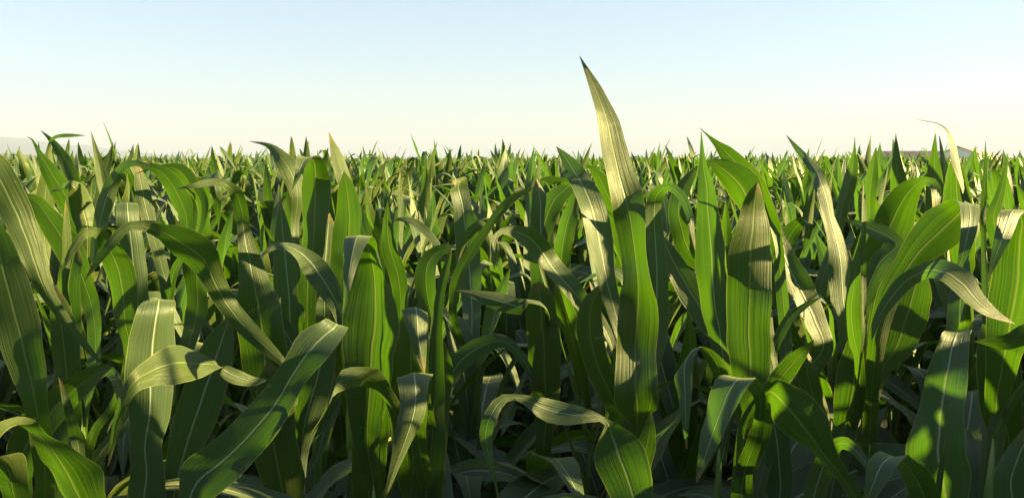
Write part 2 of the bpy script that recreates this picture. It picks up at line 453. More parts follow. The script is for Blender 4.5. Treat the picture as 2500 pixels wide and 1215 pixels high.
  (1.95, .4, [(1500,880,12,0,.8),(1488,830,22,0,.8),(1460,780,34,0,.4),(1420,735,44,0,.1),(1380,690,46,0,.7),(1342,645,50,0,.7),(1312,600,52,-.02,.1),(1285,575,46,-.04,.1),(1255,565,30,-.06,.1),(1222,566,14,-.08,.4),(1205,590,14,-.1,.6),(1204,625,8,-.11),(1207,660,1,-.11)], 'up'),
  (2.1, -.4, [(1470,900,50),(1430,820,50),(1395,740,40),(1370,650,40),(1380,560,44,0,-.6),(1400,500,30),(1412,460,1)]),
]),
('dark corn plant facing the gap, a broad shaded leaf with a bright shredded top', 1330, 2.15, [
  (2.1, -.1, [(1328,1080,40),(1335,1000,60),(1330,920,76),(1328,840,80),(1322,770,76),(1318,720,60),(1310,690,20)]),
  (2.2, .3, [(1330,800,50,0,0),(1325,700,58,0,-.2),(1322,620,60,0,-.3),(1320,560,52,0,-.2),(1320,510,46,0,.3),(1316,470,30,0,.6),(1310,438,3,0,.6)], 'up'),
  (2.05, .2, [(1290,735,12),(1270,748,36),(1235,740,44),(1190,728,34),(1150,716,16),(1112,709,1)], 'up'),
  (2.1, .0, [(1290,900,20),(1255,850,24),(1220,832,34),(1170,848,46),(1125,880,48),(1095,930,36),(1078,975,1)], 'up'),
  (2.2, -.5, [(1300,640,40),(1345,500,52,0,-.6),(1390,450,40),(1350,440,20),(1320,437,2)], 'free'),
]),
('corn plant left of the gap, a slender blade rising behind hanging pale leaves', 1060, 1.75, [
  (1.7, .1, [(1040,1250,80),(1046,1160,74),(1054,1080,70),(1060,1000,52),(1064,930,42),(1064,860,36),(1066,790,28),(1074,720,22),(1088,660,18),(1098,620,10),(1102,598,1)]),
  (1.55, .5, [((1000,1060),(1040,1060),.06,0),((985,960),(1050,955),.03,0),((972,925),(1056,908),0,.2),((968,916),(1053,905),-.05,.6),((978,950),(1050,940),-.08,.5),((982,990),(1046,980),-.09,.5),((972,1040),(1034,1030),-.1,.5),((962,1090),(1008,1080),-.1,.5),((950,1150),(975,1145),-.1,.3),((933,1230),(936,1230),-.1)]),
  (1.6, .5, [((1020,960),(1050,960),.06,0),((1008,860),(1046,865),.03,0),((986,765),(1044,770),0),((984,744),(1045,755),-.03,.5),((992,780),(1045,790),-.05,.4),((1002,830),(1043,835),-.06,.2),((1020,880),(1042,880),-.06),((1034,912),(1037,912),-.06)]),
  (1.8, -.1, [(1010,1180,80),(1006,1080,100),(1000,980,110),(1002,900,104),(1004,840,84),(1000,790,40),(996,760,3)]),
  (1.95, -.2, [(1080,980,40),(1090,900,34),(1060,800,30),(1040,700,50),(1045,640,44),(1075,610,30),(1110,598,1)]),
]),
('corn plant whose tall leaf folds at a flat top, glowing green on the right half', 900, 1.72, [
  (1.7, -.5, [((862,1060),(930,1060),0,-.1),((850,960),(955,960),0,-.1),((842,870),(968,880),0,-.2),((845,790),(985,800),0,-.4),((862,730),(972,735),0,-.6),((880,670),(948,675),0,-.6),((880,620),(928,620),-.02,-.6),((862,583),(920,580),-.06,-.2),((840,577),(905,576),-.11,0),((837,620),(885,612),-.15,.1),((838,670),(866,668),-.17,.1),((838,720),(850,720),-.18),((836,765),(838,765),-.18)]),
  (1.78, -.5, [(880,900,30),(862,800,40,0,.2),(862,730,50,0,.6),(868,680,42,0,.6),(875,640,3)]),
  (1.52, .3, [((960,1060),(985,1045),.05,0),((945,1000),(985,1010),.03,.1),((918,960),(955,955),0,-.1),((880,945),(925,905),-.03,-.3),((850,950),(868,896),-.06,.4),((822,960),(830,908),-.08,.6),((798,990),(812,960),-.1,.5),((776,1030),(784,1020),-.1),((757,1062),(759,1060),-.1)]),
  (1.85, 0, [(905,1280,50),(900,1180,80),(905,1090,86),(915,1010,80),(920,950,60),(925,910,4)]),
]),
('front corn plant with a huge bluish leaf lying diagonally', 700, 1.5, [
  (1.42, .5, [((560,1420),(600,1440),.02,.2),((450,1300),(480,1360),0,.1),((440,1145),(500,1245),0,.1),((500,1090),(575,1170),0,.2),((570,1030),(645,1100),0,.3),((640,955),(700,1025),0,.4),((690,885),(745,935),0,.5),((730,815),(800,870),0,.6),((785,784),(842,815),.02,.5),((800,782),(848,800),.05,0),((790,800),(830,815),.09,-.2),((760,850),(790,860),.12),((740,900),(745,905),.13)], 'free up'),
  (1.75, -.1, [(700,1280,60),(690,1190,100),(670,1100,110),(665,1000,96),(660,930,70),(655,880,2)]),
  (1.8, .0, [(735,1120,30),(745,1030,70),(770,940,80),(790,860,60),(800,800,30),(806,760,2)], 'up'),
]),
('corn plant with a hooked leaf, its yellow point aimed left above a wide striped blade', 640, 1.80, [
  (1.8, .3, [(650,960,60,0,-.2),(645,890,104,0,-.2),(640,820,120,0,-.1),(630,740,104,0,.2),(616,670,72,0,.5),(602,600,44,0,.6),(594,550,32,0,.3),(588,510,32,-.01,-.4),(574,470,30,-.03,-.3),(545,447,20,-.06,.2),(505,446,16,-.08,.6),(470,454,10,-.1,.6),(432,461,1,-.1)]),
  (1.7, .4, [(700,900,14,0,.2),(665,860,30),(610,810,44,0,.1),(560,750,48,0,.4),(525,690,56,-.02,.3),(495,630,76,-.04,-.4),(440,592,76,-.05,-.5),(385,562,36,-.06,-.2),(320,550,22,-.08,.4),(275,590,26,-.1,.4),(240,635,18,-.1,.4),(206,686,1,-.1)]),
  (1.85, .1, [(845,900,10),(840,820,20),(830,760,36,0,.1),(800,700,58,0,.1),(765,650,60,0,.3),(730,615,34,-.03,.3),(695,600,18,-.05,.3),(660,606,14,-.07,.5),(632,632,1,-.08)], 'up'),
  (2.0, .3, [(710,900,50,0,0),(708,820,70,0,0),(706,740,74,0,.2),(700,660,64,0,.3),(692,590,46,0,.5),(688,540,28),(684,490,1)], 'up'),
  (1.95, .3, [(790,960,40,0,.3),(740,880,50,0,.3),(690,800,44,0,.2),(655,730,30,0,.2),(630,680,1)], 'up'),
]),
('corn plant with a broad dark green upright leaf bent over at its blunt top', 760, 2.0, [
  (2.0, -.3, [((740,900),(770,905),0),((728,760),(770,775),0,-.1),((728,680),(775,690),0,-.3),((735,600),(790,610),0,-.4),((738,530),(800,540),0,-.5),((735,460),(805,465),0,-.4),((742,400),(792,405),-.02,-.3),((728,384),(775,384),-.07,.2),((722,400),(752,398),-.11,.4),((718,440),(730,438),-.12),((710,468),(711,468),-.12)]),
  (2.15, .6, [(720,560,20,0),(728,480,34,0,.7),(715,430,46,0,.8),(695,395,44,0,.8),(672,368,26,.03,.4),(648,352,10,.05),(610,345,1,.06)]),
  (2.1, .1, [(820,900,40),(795,800,50,0,.3),(790,700,60,0,.4),(795,620,56,0,.7),(800,560,40,0,.7),(805,520,1)], 'up'),
]),
('corn plant with two pointed upright leaves close together like praying hands', 845, 2.05, [
  (2.0, -.5, [(838,860,50,0,-.1),(838,780,56,0,-.1),(838,700,62,0,-.2),(845,620,72,0,-.4),(852,560,68,0,-.6),(850,500,56,0,-.6),(845,450,34),(840,418,1)]),
  (2.12, .8, [(870,620,30,0,-.5),(866,540,34,0,-.5),(850,470,34,0,.3),(836,420,36,0,.9),(822,380,28,0,.9),(812,350,14),(803,322,1)]),
  (2.1, .4, [(960,860,20),(935,760,36),(912,660,44,0,.3),(895,590,40,0,-.1),(880,530,30,0,.2),(862,490,20),(850,475,2)], 'up'),
]),
('front corn plant with a bright pale leaf cut square at the top, striped by shadow', 355, 1.6, [
  (1.58, .5, [((318,1330),(390,1330),0,-.2),((303,1230),(398,1230),0,-.1),((316,1150),(400,1155),0,.1),((314,1080),(394,1085),0,.2),((310,1020),(416,1020),0,.3),((309,960),(424,960),0,.5),((303,900),(428,900),0,.6),((312,840),(431,840),0,.7),((328,780),(431,780),-.01,.7),((340,742),(430,742),0,.7),((350,728),(424,730),.04,.3),((355,750),(420,752),.08,-.3),((362,800),(410,800),.1),((375,850),(380,850),.12)], 'up'),
  (1.40, .5, [(655,925,3,.12),(620,930,22,.10,.2),(580,920,36,.08,.3),(548,905,30,.07,.3),((530,886),(538,898),.06,.3),((470,848),(480,926),.02,.8),((425,838),(432,936),-.03,.9),((370,868),(385,936),-.07,.8),((325,905),(342,952),-.11,.5),((295,950),(315,985),-.12,.1),((278,1010),(298,1035),-.12,-.3),((268,1075),(281,1085),-.12,-.3),((262,1138),(264,1139),-.12)], 'free up'),
  (1.75, .0, [(420,1240,40),(440,1140,70),(470,1040,96),(500,950,100),(525,880,90),(545,820,60),(560,770,3)], 'up'),
]),
('front corn plant at lower left whose arched leaf glows green inside', 190, 1.35, [
  (1.32, -.7, [((220,1330),(290,1300),0,-.3),((150,1240),(250,1210),0,-.5),((110,1160),(215,1150),0,-.7),((95,1110),(165,1095),-.01,-.7),((65,1055),(120,1062),-.03,-.4),((30,1042),(85,1030),-.06,.3),((-5,1075),(40,1022),-.09,.4),((-30,1130),(-10,1060),-.1),((-60,1160),(-50,1150),-.1)]),
  (1.5, .4, [(205,1190,8),(199,1150,16),(192,1090,32,0,.4),(178,1040,30,0,-.3),(165,990,22,0,.5),(153,950,12),(143,920,1)]),
  (1.25, -.4, [((40,1400),(90,1400),0),((20,1300),(90,1280),0),((0,1210),(64,1200),0,-.3),((-20,1150),(55,1125),-.03,-.2),((-60,1118),(20,1116),-.06,.4),((-90,1150),(-60,1130),-.08)]),
  (1.55, .2, [(100,1180,2),(88,1200,8),(78,1240,12),(70,1300,2)], 'free'),
]),
('wide leaved corn plant at the left edge, one long leaf sweeping down', 60, 1.55, [
  (1.55, .5, [(255,895,3),(215,850,16),(165,790,24,0,.2),(125,735,34,0,.1),(95,670,50,0,.4),(72,600,66,0,.5),(45,530,76,0,.5),(12,460,80,0,.3),(-20,400,70),(-60,340,2)], 'free'),
  (1.4, .12, [(90,1000,60),(70,900,90),(45,800,110),(25,720,110,0,.12),(5,650,96),(-10,590,80),(-25,545,40),(-40,520,2)]),
  (1.7, -.1, [(170,1060,50),(165,960,70),(160,880,70),(150,800,60),(140,740,40),(130,690,2)]),
  (1.6, .1, [(60,1100,80),(110,1020,80),(170,960,66),(225,918,50,-.03,-.1),(265,904,30,-.05,.3),(288,940,24,-.08,.4),(290,990,1,-.1)]),
]),
('corn plant at left with a slim yellow spear rising over a wide shaded leaf', 165, 1.85, [
  (1.85, -.3, [(160,900,40),(160,820,58),(164,740,62),(168,680,56),(178,630,40),(186,600,4)]),
  (1.8, .7, [(158,700,14),(160,650,20),(163,600,22),(162,550,18),(160,488,1)]),
  (1.8, -.5, [(315,860,30,0),(305,790,50,0,-.5),(300,720,64,0,-.6),(285,650,66,0,-.6),(262,600,50,-.02,-.5),(238,568,26,-.05,-.1),(205,572,22,-.08,.2),(180,605,20,-.09,.3),(160,640,10,-.1),(146,670,1,-.1)]),
  (1.9, .2, [((345,900),(370,905),.02,0),((322,800),(370,800),.02,0),((305,720),(362,720),.02,.1),((295,650),(355,650),.01,.2),((288,580),(348,580),0,.3),((284,520),(340,520),0,.6),((283,492),(337,493),.02,.4),((290,510),(330,510),.07,-.2),((300,560),(310,560),.1)], 'up'),
  (2.0, -.3, [(225,760,40),(190,650,60),(150,580,70),(110,520,56),(85,490,34),(60,478,12),(45,478,1)]),
]),
('corn plant at left whose thin leaf tip bends over flat above the distant hills', 130, 2.5, [
  (2.5, .8, [(110,600,40),(108,530,46),(112,470,44),(118,420,34),(120,385,22),(121,355,8),(126,340,8,-.02),(145,332,9,-.05,.4),(175,330,8,-.07,.5),(207,331,1,-.1)]),
  (2.6, .1, [(190,480,34),(172,420,34),(155,385,28),(136,355,18),(118,335,9),(100,319,1)]),
  (2.4, -.5, [(200,560,60),(160,480,62),(130,430,44),(108,395,24),(92,365,10),(78,340,4),(66,334,1)]),
  (2.55, .6, [(258,500,30),(248,440,26),(240,400,22),(234,370,14),(222,321,1)]),
  (2.6, .4, [(240,490,24),(250,440,28),(262,400,22),(270,372,10),(276,347,1)]),
  (2.3, .6, [(215,580,50),(205,520,58,0,.7),(192,470,48,-.02,.7),(172,450,20,-.05,.3),(150,458,14),(125,468,1)]),
]),
('corn plant at left centre whose bluish leaf arches in a low bow above the others', 400, 2.3, [
  (2.25, .0, [(225,640,14),(240,560,36,0,.1),(255,500,40,0,.1),(272,450,34,0,.1),(300,408,22,-.02,.1),(330,398,14,-.03,.3),(365,404,10,-.04,.6)], 'free up'),
  (2.25, -.5, [(455,540,30),(440,490,52,0,-.5),(415,445,44,0,-.5),(385,415,26),(350,405,10),(315,402,1)]),
  (2.3, -.5, [(490,500,30),(465,455,40,0,-.5),(440,420,36),(410,408,16),(370,412,6),(330,424,1)]),
  (2.35, .6, [(370,560,30),(355,500,40),(345,450,34),(338,415,20),(330,400,2)]),
  (2.4, -.3, [(480,760,50),(480,650,60,0,-.2),(485,560,70,0,-.3),(490,490,60),(495,440,40,-.03,0),(515,430,34,-.07,.3),(528,470,26,-.09,.3),(532,520,14),(534,560,1)]),
]),
('corn plant beside the twin upright leaves with a dangling narrow curved blade', 930, 2.35, [
  (2.3, -.4, [(978,760,34),(972,680,40,0,-.3),(950,600,36),(945,540,20),(946,490,1)]),
  (2.3, .3, [(1085,620,6),(1062,590,18),(1035,560,22,0,.3),(1005,540,16,0,.6),(975,535,8),(960,540,1)], 'free up'),
  (2.5, .9, [(980,560,10),(978,520,14),(976,470,12),(977,415,1)]),
]),
('corn plant beyond the gap with a rolled green leaf slanting up', 1150, 2.35, [
  (2.3, -.2, [(1105,760,20),(1112,690,24,0,-.2),(1140,630,24,0,-.1),(1175,578,22),(1205,535,20),(1235,500,24,0,.1),(1262,478,18,0,-.6),(1310,455,1)]),
  (2.35, .4, [(1195,640,4),(1198,600,14),(1192,565,22,0,.5),(1172,550,24,0,.2),(1150,565,24),(1130,600,14),(1118,640,1)], 'free'),
  (2.5, .3, [(1145,640,60,0,0),(1138,570,56,0,.1),(1130,510,46,0,.2),(1118,460,44,0,.6),(1122,442,36,-.04,.5),(1108,450,16,-.1,.4)], 'up'),
]),
('corn plant with a dark blade curling over to the right like a hook', 2010, 2.45, [
  (2.4, -.3, [(1900,720,40),(1905,640,50),(1930,570,46,0,-.2),(1960,540,24,-.02),(1975,550,20,-.05,.1),(1968,590,14),(1960,620,1)]),
  (2.5, -.7, [(2045,560,26),(2058,500,34),(2075,440,34),(2082,400,24),(2085,370,8),(2087,335,1)]),
  (2.6, -.7, [(2120,540,26),(2122,480,32),(2128,430,30),(2134,390,16),(2138,360,1)]),
  (2.55, -.7, [(2195,560,30),(2193,500,36),(2192,440,38),(2188,395,24),(2187,326,1)]),
]),
]


GX = []          # positions taken by traced plants


def resolve(leaf):
    """traced leaf -> edge curves in world space"""
    d0, tw0, st = leaf[:3]
    cen = []
    for s in st:
        if isinstance(s[0], tuple):
            cen.append(((s[0][0] + s[1][0]) / 2, (s[0][1] + s[1][1]) / 2))
        else:
            cen.append((s[0], s[1]))
    cen = np.array(cen, float)
    PL, PR = [], []
    prev = None
    for i, s in enumerate(st):
        if isinstance(s[0], tuple):
            a, b = np.array(s[0], float), np.array(s[1], float)
            ex = s[2:]
            if prev is not None and np.dot(b - a, prev) < 0:
                pass
        else:
            t = cen[min(i + 1, len(st) - 1)] - cen[max(i - 1, 0)]
            t /= np.linalg.norm(t) + 1e-9
            sd = np.array([-t[1], t[0]])
            if prev is not None:
                if np.dot(sd, prev) < 0:
                    sd = -sd
            c = np.array([s[0], s[1]], float)
            a, b = c - sd * s[2] / 2, c + sd * s[2] / 2
            ex = s[3:]
        dd = ex[0] if len(ex) > 0 else 0.0
        tw = ex[1] if len(ex) > 1 else tw0
        W = b - a
        n = np.linalg.norm(W) + 1e-9
        prev = W / n
        fac = prev[0] - prev[1]
        fac = max(-1, min(1, fac))
        d = d0 + dd
        wm = n * d / FPX
        off = tw * wm / 2 * fac
        PL.append(pix(a[0], a[1], d - off))
        PR.append(pix(b[0], b[1], d + off))
    return np.array(PL), np.array(PR)


def hero_plant(idx, hp):
    label, sx, sd, leaves = hp[:4]
    rs = np.random.RandomState(1000 + idx)
    bx = (sx - 1250) / FPX * sd
    root = bpy.data.objects.new('corn_plant', None)
    root.empty_display_size = 0.1
    C.objects.link(root)
    root.location = (bx, sd, 0)
    root['label'] = label
    root['category'] = 'corn plant'
    root['group'] = 'corn plants of the field'
    GX.append((bx, sd))
    base = np.array([bx, sd, 0.0])
    ztop = 0.8
    for k, lf in enumerate(leaves):
        PL, PR = resolve(lf)
        m0 = (PL[0] + PR[0]) / 2
        fl = lf[3] if len(lf) > 3 else ''
        free = 'free' in fl
        q = min(2, len(PL) - 2)
        Tm = (PL[q + 1] + PR[q + 1] - PL[q - 1] - PR[q - 1])
        cr = np.cross(PR[q] - PL[q], Tm)          # + towards the viewer side
        if (np.dot(cr, np.array([0, -1, 0])) > 0) == ('up' in fl):
            PL, PR = PR, PL
        if not free:
            hd = math.hypot(m0[0] - bx, m0[1] - sd)
            zb = max(0.5, m0[2] - 0.10 - 1.3 * hd)
            node = np.array([bx, sd, zb])
            wdir = (PR[0] - PL[0])
            w0 = np.linalg.norm(wdir)
            wdir = wdir / (w0 + 1e-9)
            wb = 0.035
            # Bezier from the node (rising) to the first traced station
            tan = ((PL[1] + PR[1]) - (PL[0] + PR[0])) / 2
            tan /= np.linalg.norm(tan) + 1e-9
            Lc = np.linalg.norm(m0 - node)
            c1 = node + np.array([0, 0, Lc * 0.4])
            c2 = m0 - tan * Lc * 0.35
            eL, eR = [], []
            for t in (0.0, 0.3, 0.62):
                c = (1 - t)**3 * node + 3 * (1 - t)**2 * t * c1 + 3 * (1 - t) * t * t * c2 + t**3 * m0
                ww = wb + (w0 * 0.96 - wb) * t if w0 > wb else wb * (1 - t) + w0 * t
                eL.append(c - wdir * ww / 2)
                eR.append(c + wdir * ww / 2)
            PL = np.vstack([eL, PL])
            PR = np.vstack([eR, PR])
            ztop = max(ztop, zb + 0.06)
        V, F, UV = ribbon(PL, PR, n=44, m=9, fold=rs.uniform(.06, .15), wave=rs.uniform(.035, .075),
                          seed=idx * 50 + k, side=1 if rs.rand() < .6 else -1, nick=0.016)
        link_mesh('leaf', V - base, F.tolist(), M_LEAF, root, UV)
    low = plant_leaves(rs, ztop, upper=False, lower=True)
    for k in range(4):
        low.append(grown_leaf(rs, rs.uniform(.5, .62), rs.uniform(.09, .115), rs.uniform(0, 6.28), rs.uniform(.6, .9),
                              rs.uniform(2.0, 2.7), None, twist=rs.uniform(-.8, .8), z0=min(ztop, 1.02 + .07 * k)))
    for PL, PR in low:
        V, F, UV = ribbon(PL, PR, n=26, seed=rs.randint(1 << 30), resample=False)
        link_mesh('leaf', V, F.tolist(), M_LEAF, root, UV)
    V, F = stalk_mesh(min(ztop - 0.10, 1.7), 0.015, 0.010, rs)
    link_mesh('stalk', V, F, M_STALK, root)


for i, hp in enumerate(HEROES):
    hero_plant(i, hp)

# ------------------------------------------------------------------ repeated plants
PROTO = []
for i in range(9):
    rs = np.random.RandomState(300 + i)
    H = rs.uniform(1.44, 1.56)
    lv = plant_leaves(rs, H)
    meshes = []
    for k, (PL, PR) in enumerate(lv):
        V, F, UV = ribbon(PL, PR, n=26, seed=i * 31 + k, resample=False, nick=0.02,
                          fold=rs.uniform(.06, .22), wave=rs.uniform(.02, .06))
        meshes.append((V, F, UV))
    PROTO.append((H, meshes, stalk_mesh(H, 0.014, 0.009, rs)))


def make_proto(i):
    H, meshes, (SV, SF) = PROTO[i]
    root = bpy.data.objects.new('corn_plant', None)
    root.empty_display_size = 0.1
    C.objects.link(root)
    root['category'] = 'corn plant'
    root['group'] = 'corn plants of the field'
    for V, F, UV in meshes:
        link_mesh('leaf', V, F.tolist(), M_LEAF, root, UV)
    link_mesh('stalk', SV, SF, M_STALK, root)
    return root


proto_roots = {}


def copy_tree(o):
    c = o.copy()
    C.objects.link(c)
    for ch in o.children:
        d = ch.copy()
        C.objects.link(d)
        d.parent = c
    return c


ORD = ['first', 'second', 'third', 'fourth', 'fifth', 'sixth', 'seventh', 'eighth', 'ninth', 'tenth', 'eleventh', 'twelfth', 'thirteenth']
LAND = [(0, 180, 'behind the wide leaves at the left edge'),
        (180, 420, 'behind the leaf arching in a low bow'),
        (420, 650, 'behind the leaf with a hooked yellow point'),
        (650, 900, 'behind the broad dark leaf with a bent top'),
        (900, 1130, 'behind the pale flag-like hanging leaf'),
        (1130, 1370, 'behind the dark gap in the front row'),
        (1370, 1640, 'behind the tallest leaf against the sky'),
        (1640, 1900, 'behind the two broad upright green leaves'),
        (1900, 2120, 'behind the pale sunlit twisted leaf'),
        (2120, 2330, 'in front of the dark roofed shed'),
        (2330, 2501, 'in front of the white barn')]
rnd = np.random.RandomState(5)
ROW0, ROWS = 2.40, 0.66
N_IND = 300 - len(HEROES)
indiv, mass = [], []
row = 0
y = ROW0
while y < 95:
    step = 0.175 if y < 20 else (0.25 if y < 30 else 0.34)
    half = y * 0.72 + (2.2 if y < 40 else 3)
    right = half + (2.5 if y < 12 else 0)
    x = -half + rnd.uniform(0, step)
    while x < right:
        px = x + rnd.uniform(-.04, .04)
        py = y + rnd.uniform(-.22, .22)
        X, Y = proj(np.array([px, py, 1.8]))
        vis = -60 < X < 2560
        ok = all((px - a) ** 2 + (py - b) ** 2 > 0.11 ** 2 for a, b in GX)
        if ok:
            if vis and len(indiv) < N_IND and y < 12:
                indiv.append((px, py, X, row))
            else:
                mass.append((px, py, y))
        x += step * rnd.uniform(.85, 1.15)
    y += ROWS if y < 30 else ROWS * 1.25
    row += 1
# unseen plants beside the camera; rows behind it added to darken the front leaves
for ry in (2.1, 1.7, 1.3, 0.9, 0.26, -0.46, -1.1, -1.8, -2.5, -3.2):
    for sx, x1 in ((1, 5.0), (-1, 3.6)):
        x = (0.62 * max(ry, 0) + (0.62 if sx > 0 else 1.0)) if ry > -.6 else rnd.uniform(0, .1)
        while x < x1:
            mass.append((sx * x, ry + rnd.uniform(-.05, .05), 1.0))
            x += 0.15
indiv.sort(key=lambda t: t[1])
for px, py, X, r in indiv:
    i = rnd.randint(len(PROTO))
    if i in proto_roots:
        o = copy_tree(proto_roots[i])
    else:
        o = proto_roots[i] = make_proto(i)
    o.location = (px, py, 0)
    o.rotation_euler = (rnd.normal(0, .035), rnd.normal(0, .035), rnd.uniform(0, 6.28))
    s = rnd.uniform(.91, 1.06 if py > 6 else 1.0) * (0.93 if py < 3.5 else (0.965 if py < 5 else 1.0))
    o.scale = (s, s, s)
    ph = next((q for a, b, q in LAND if a <= min(max(X, 0), 2500) < b), LAND[-1][2])
    o['label'] = 'corn plant in the %s row, %s' % (ORD[min(r + 1, 12)], ph)

# ------------------------------------------------------------------ the rest of the field: one object
LOW = []
for lod, (n, mm, nl) in enumerate(((26, 7, None), (12, 3, None), (6, 3, 8))):
    vs = []
    for i in range(9 if lod == 0 else 14):
        rs = np.random.RandomState((300 if lod == 0 else 600) + i)
        H = rs.uniform(1.42, 1.56)
        az = rs.uniform(0, 6.28)
        Vs, Fs, Us = [], [], []
        cnt = 0
        lv = plant_leaves(rs, H, lower=(lod == 0))
        for k, (PL, PR) in enumerate(lv):
            sel = np.linspace(0, len(PL) - 1, n + 1).round().astype(int)
            V, F, UV = ribbon(PL[sel], PR[sel], m=mm, seed=k, resample=False,
                              fold=rs.uniform(.08, .24), wave=0.03 if lod < 2 else 0.0)
            Vs.append(V)
            Fs.append(F + cnt)
            Us.append(UV[:, :2])
            cnt += len(V)
        vs.append((np.vstack(Vs), np.vstack(Fs), np.vstack(Us)))
    LOW.append(vs)
AV, AF, AU = [], [], []
cnt = 0
for px, py, yy in mass:
    lod = 0 if yy < 3.5 else (1 if yy < 22 else 2)
    V, F, UV = LOW[lod][rnd.randint(len(LOW[lod]))]
    a = rnd.uniform(0, 6.28)
    s = rnd.uniform(.86, 1.03) if rnd.rand() > .05 else rnd.uniform(1.04, 1.13)
    tx, ty = rnd.normal(0, .04, 2)
    ca, sa = math.cos(a), math.sin(a)
    x, y_, z = V[:, 0] * s, V[:, 1] * s, V[:, 2] * s
    W = np.stack([px + x * ca - y_ * sa + tx * z, py + x * sa + y_ * ca + ty * z, z], 1)
    AV.append(W)
    AF.append(F + cnt)
    AU.append(UV)
    cnt += len(V)
# leafy canopy surface beyond the last single plants
gx = np.linspace(-1, 1, 160)
gy = np.concatenate([np.linspace(88, 200, 90), np.linspace(205, 700, 60)])
GXX, GYY = np.meshgrid(gx, gy)
Z = 1.60 + rnd.uniform(-.12, .28, GXX.shape)
V = np.stack([GXX * GYY * 1.1, GYY, Z], -1).reshape(-1, 3)
r_, m_ = GXX.shape
idx = np.arange(r_ * m_).reshape(r_, m_)
F = np.stack([idx[:-1, :-1], idx[:-1, 1:], idx[1:, 1:], idx[1:, :-1]], -1).reshape(-1, 4)
AV.append(V)
AF.append(F + cnt)
AU.append(np.stack([rnd.uniform(.1, .4, len(V)), V[:, 0] * .2], 1))
AV, AF, AU = np.vstack(AV), np.vstack(AF), np.vstack(AU)
me = bpy.data.meshes.new('corn_field')
me.vertices.add(len(AV))
me.vertices.foreach_set('co', AV.astype(np.float32).ravel())
me.loops.add(AF.size)
me.loops.foreach_set('vertex_index', AF.astype(np.int32).ravel())
me.polygons.add(len(AF))
me.polygons.foreach_set('loop_start', np.arange(0, AF.size, 4, dtype=np.int32))
me.update(calc_edges=True)
me.polygons.foreach_set('use_smooth', np.ones(len(AF), dtype=bool))
ul = me.uv_layers.new(name='UVMap')
ul.data.foreach_set('uv', AU.astype(np.float32)[AF.ravel()].ravel())
me.materials.append(M_MASS)
me.update()
fo = bpy.data.objects.new('corn_field', me)
C.objects.link(fo)
fo['kind'] = 'stuff'
fo['label'] = 'dense green corn field stretching away to the horizon'
fo['category'] = 'corn field'
print('mass plants', len(mass), 'faces', len(AF), 'individuals', len(indiv), 'heroes', len(HEROES), 'last row y', indiv[-1][1])

# ------------------------------------------------------------------ ground, hills
o = link_mesh('ground', [(-7000, -200, 0), (7000, -200, 0), (7000, 7000, 0), (-7000, 7000, 0)], [(0, 1, 2, 3)], M_SOIL, smooth=False)
o['kind'] = 'structure'


def hills(name, prof, D, depth, mat, seed):
    """prof: list of (pixel x, pixel y) of the skyline at distance D"""
    rs = np.random.RandomState(seed)
    xs = np.array([p[0] for p in prof], float)
    ys = np.array([p[1] for p in prof], float)
    n, m = 150, 16
    V = []
    X = np.linspace(xs[0], xs[-1], n)
    H = np.interp(X, xs, ys)
    nz = np.zeros(n)
    for k in range(1, 7):
        nz += np.sin(X / xs.ptp() * 6.28 * (2 ** k) * 1.3 + rs.uniform(0, 6.28)) / (2 ** k)
    H = H - nz * 1.6
    for j in range(m):
        f = j / (m - 1)
        for i in range(n):
            top = pix(X[i], H[i], D)
            h = max(top[2], 0.0) * math.sin(f * math.pi / 2) ** 0.9
            V.append((top[0] + rs.uniform(-1, 1) * 6, D - depth * (1 - f), h - 1 + rs.uniform(-1, 1) * h * .03 * (1 - f)))
    for i in range(n):        # rear slope
        top = pix(X[i], H[i], D)
        V.append((top[0], D + depth, -1))
    F = []
    for j in range(m):
        for i in range(n - 1):
            F.append((j * n + i, j * n + i + 1, (j + 1) * n + i + 1, (j + 1) * n + i))
    o = link_mesh(name, V, F, mat)
    o['kind'] = 'structure'
    return o


hills('mountain_ridge', [(-900, 350), (-500, 330), (-200, 322), (0, 333), (60, 336), (110, 345), (150, 350), (190, 355),
                         (215, 353), (250, 362), (300, 367), (360, 375), (440, 384), (540, 396)], 5200, 900, M_HILL, 3)
hills('hills', [(-700, 372), (-300, 370), (-60, 372), (0, 375), (40, 374), (70, 381), (120, 388), (180, 396)], 2300, 300, M_HILL, 8)


# ------------------------------------------------------------------ barns
def tag(o, label, cat, group=None):
    o['label'] = label
    o['category'] = cat
    if group:
        o['group'] = group


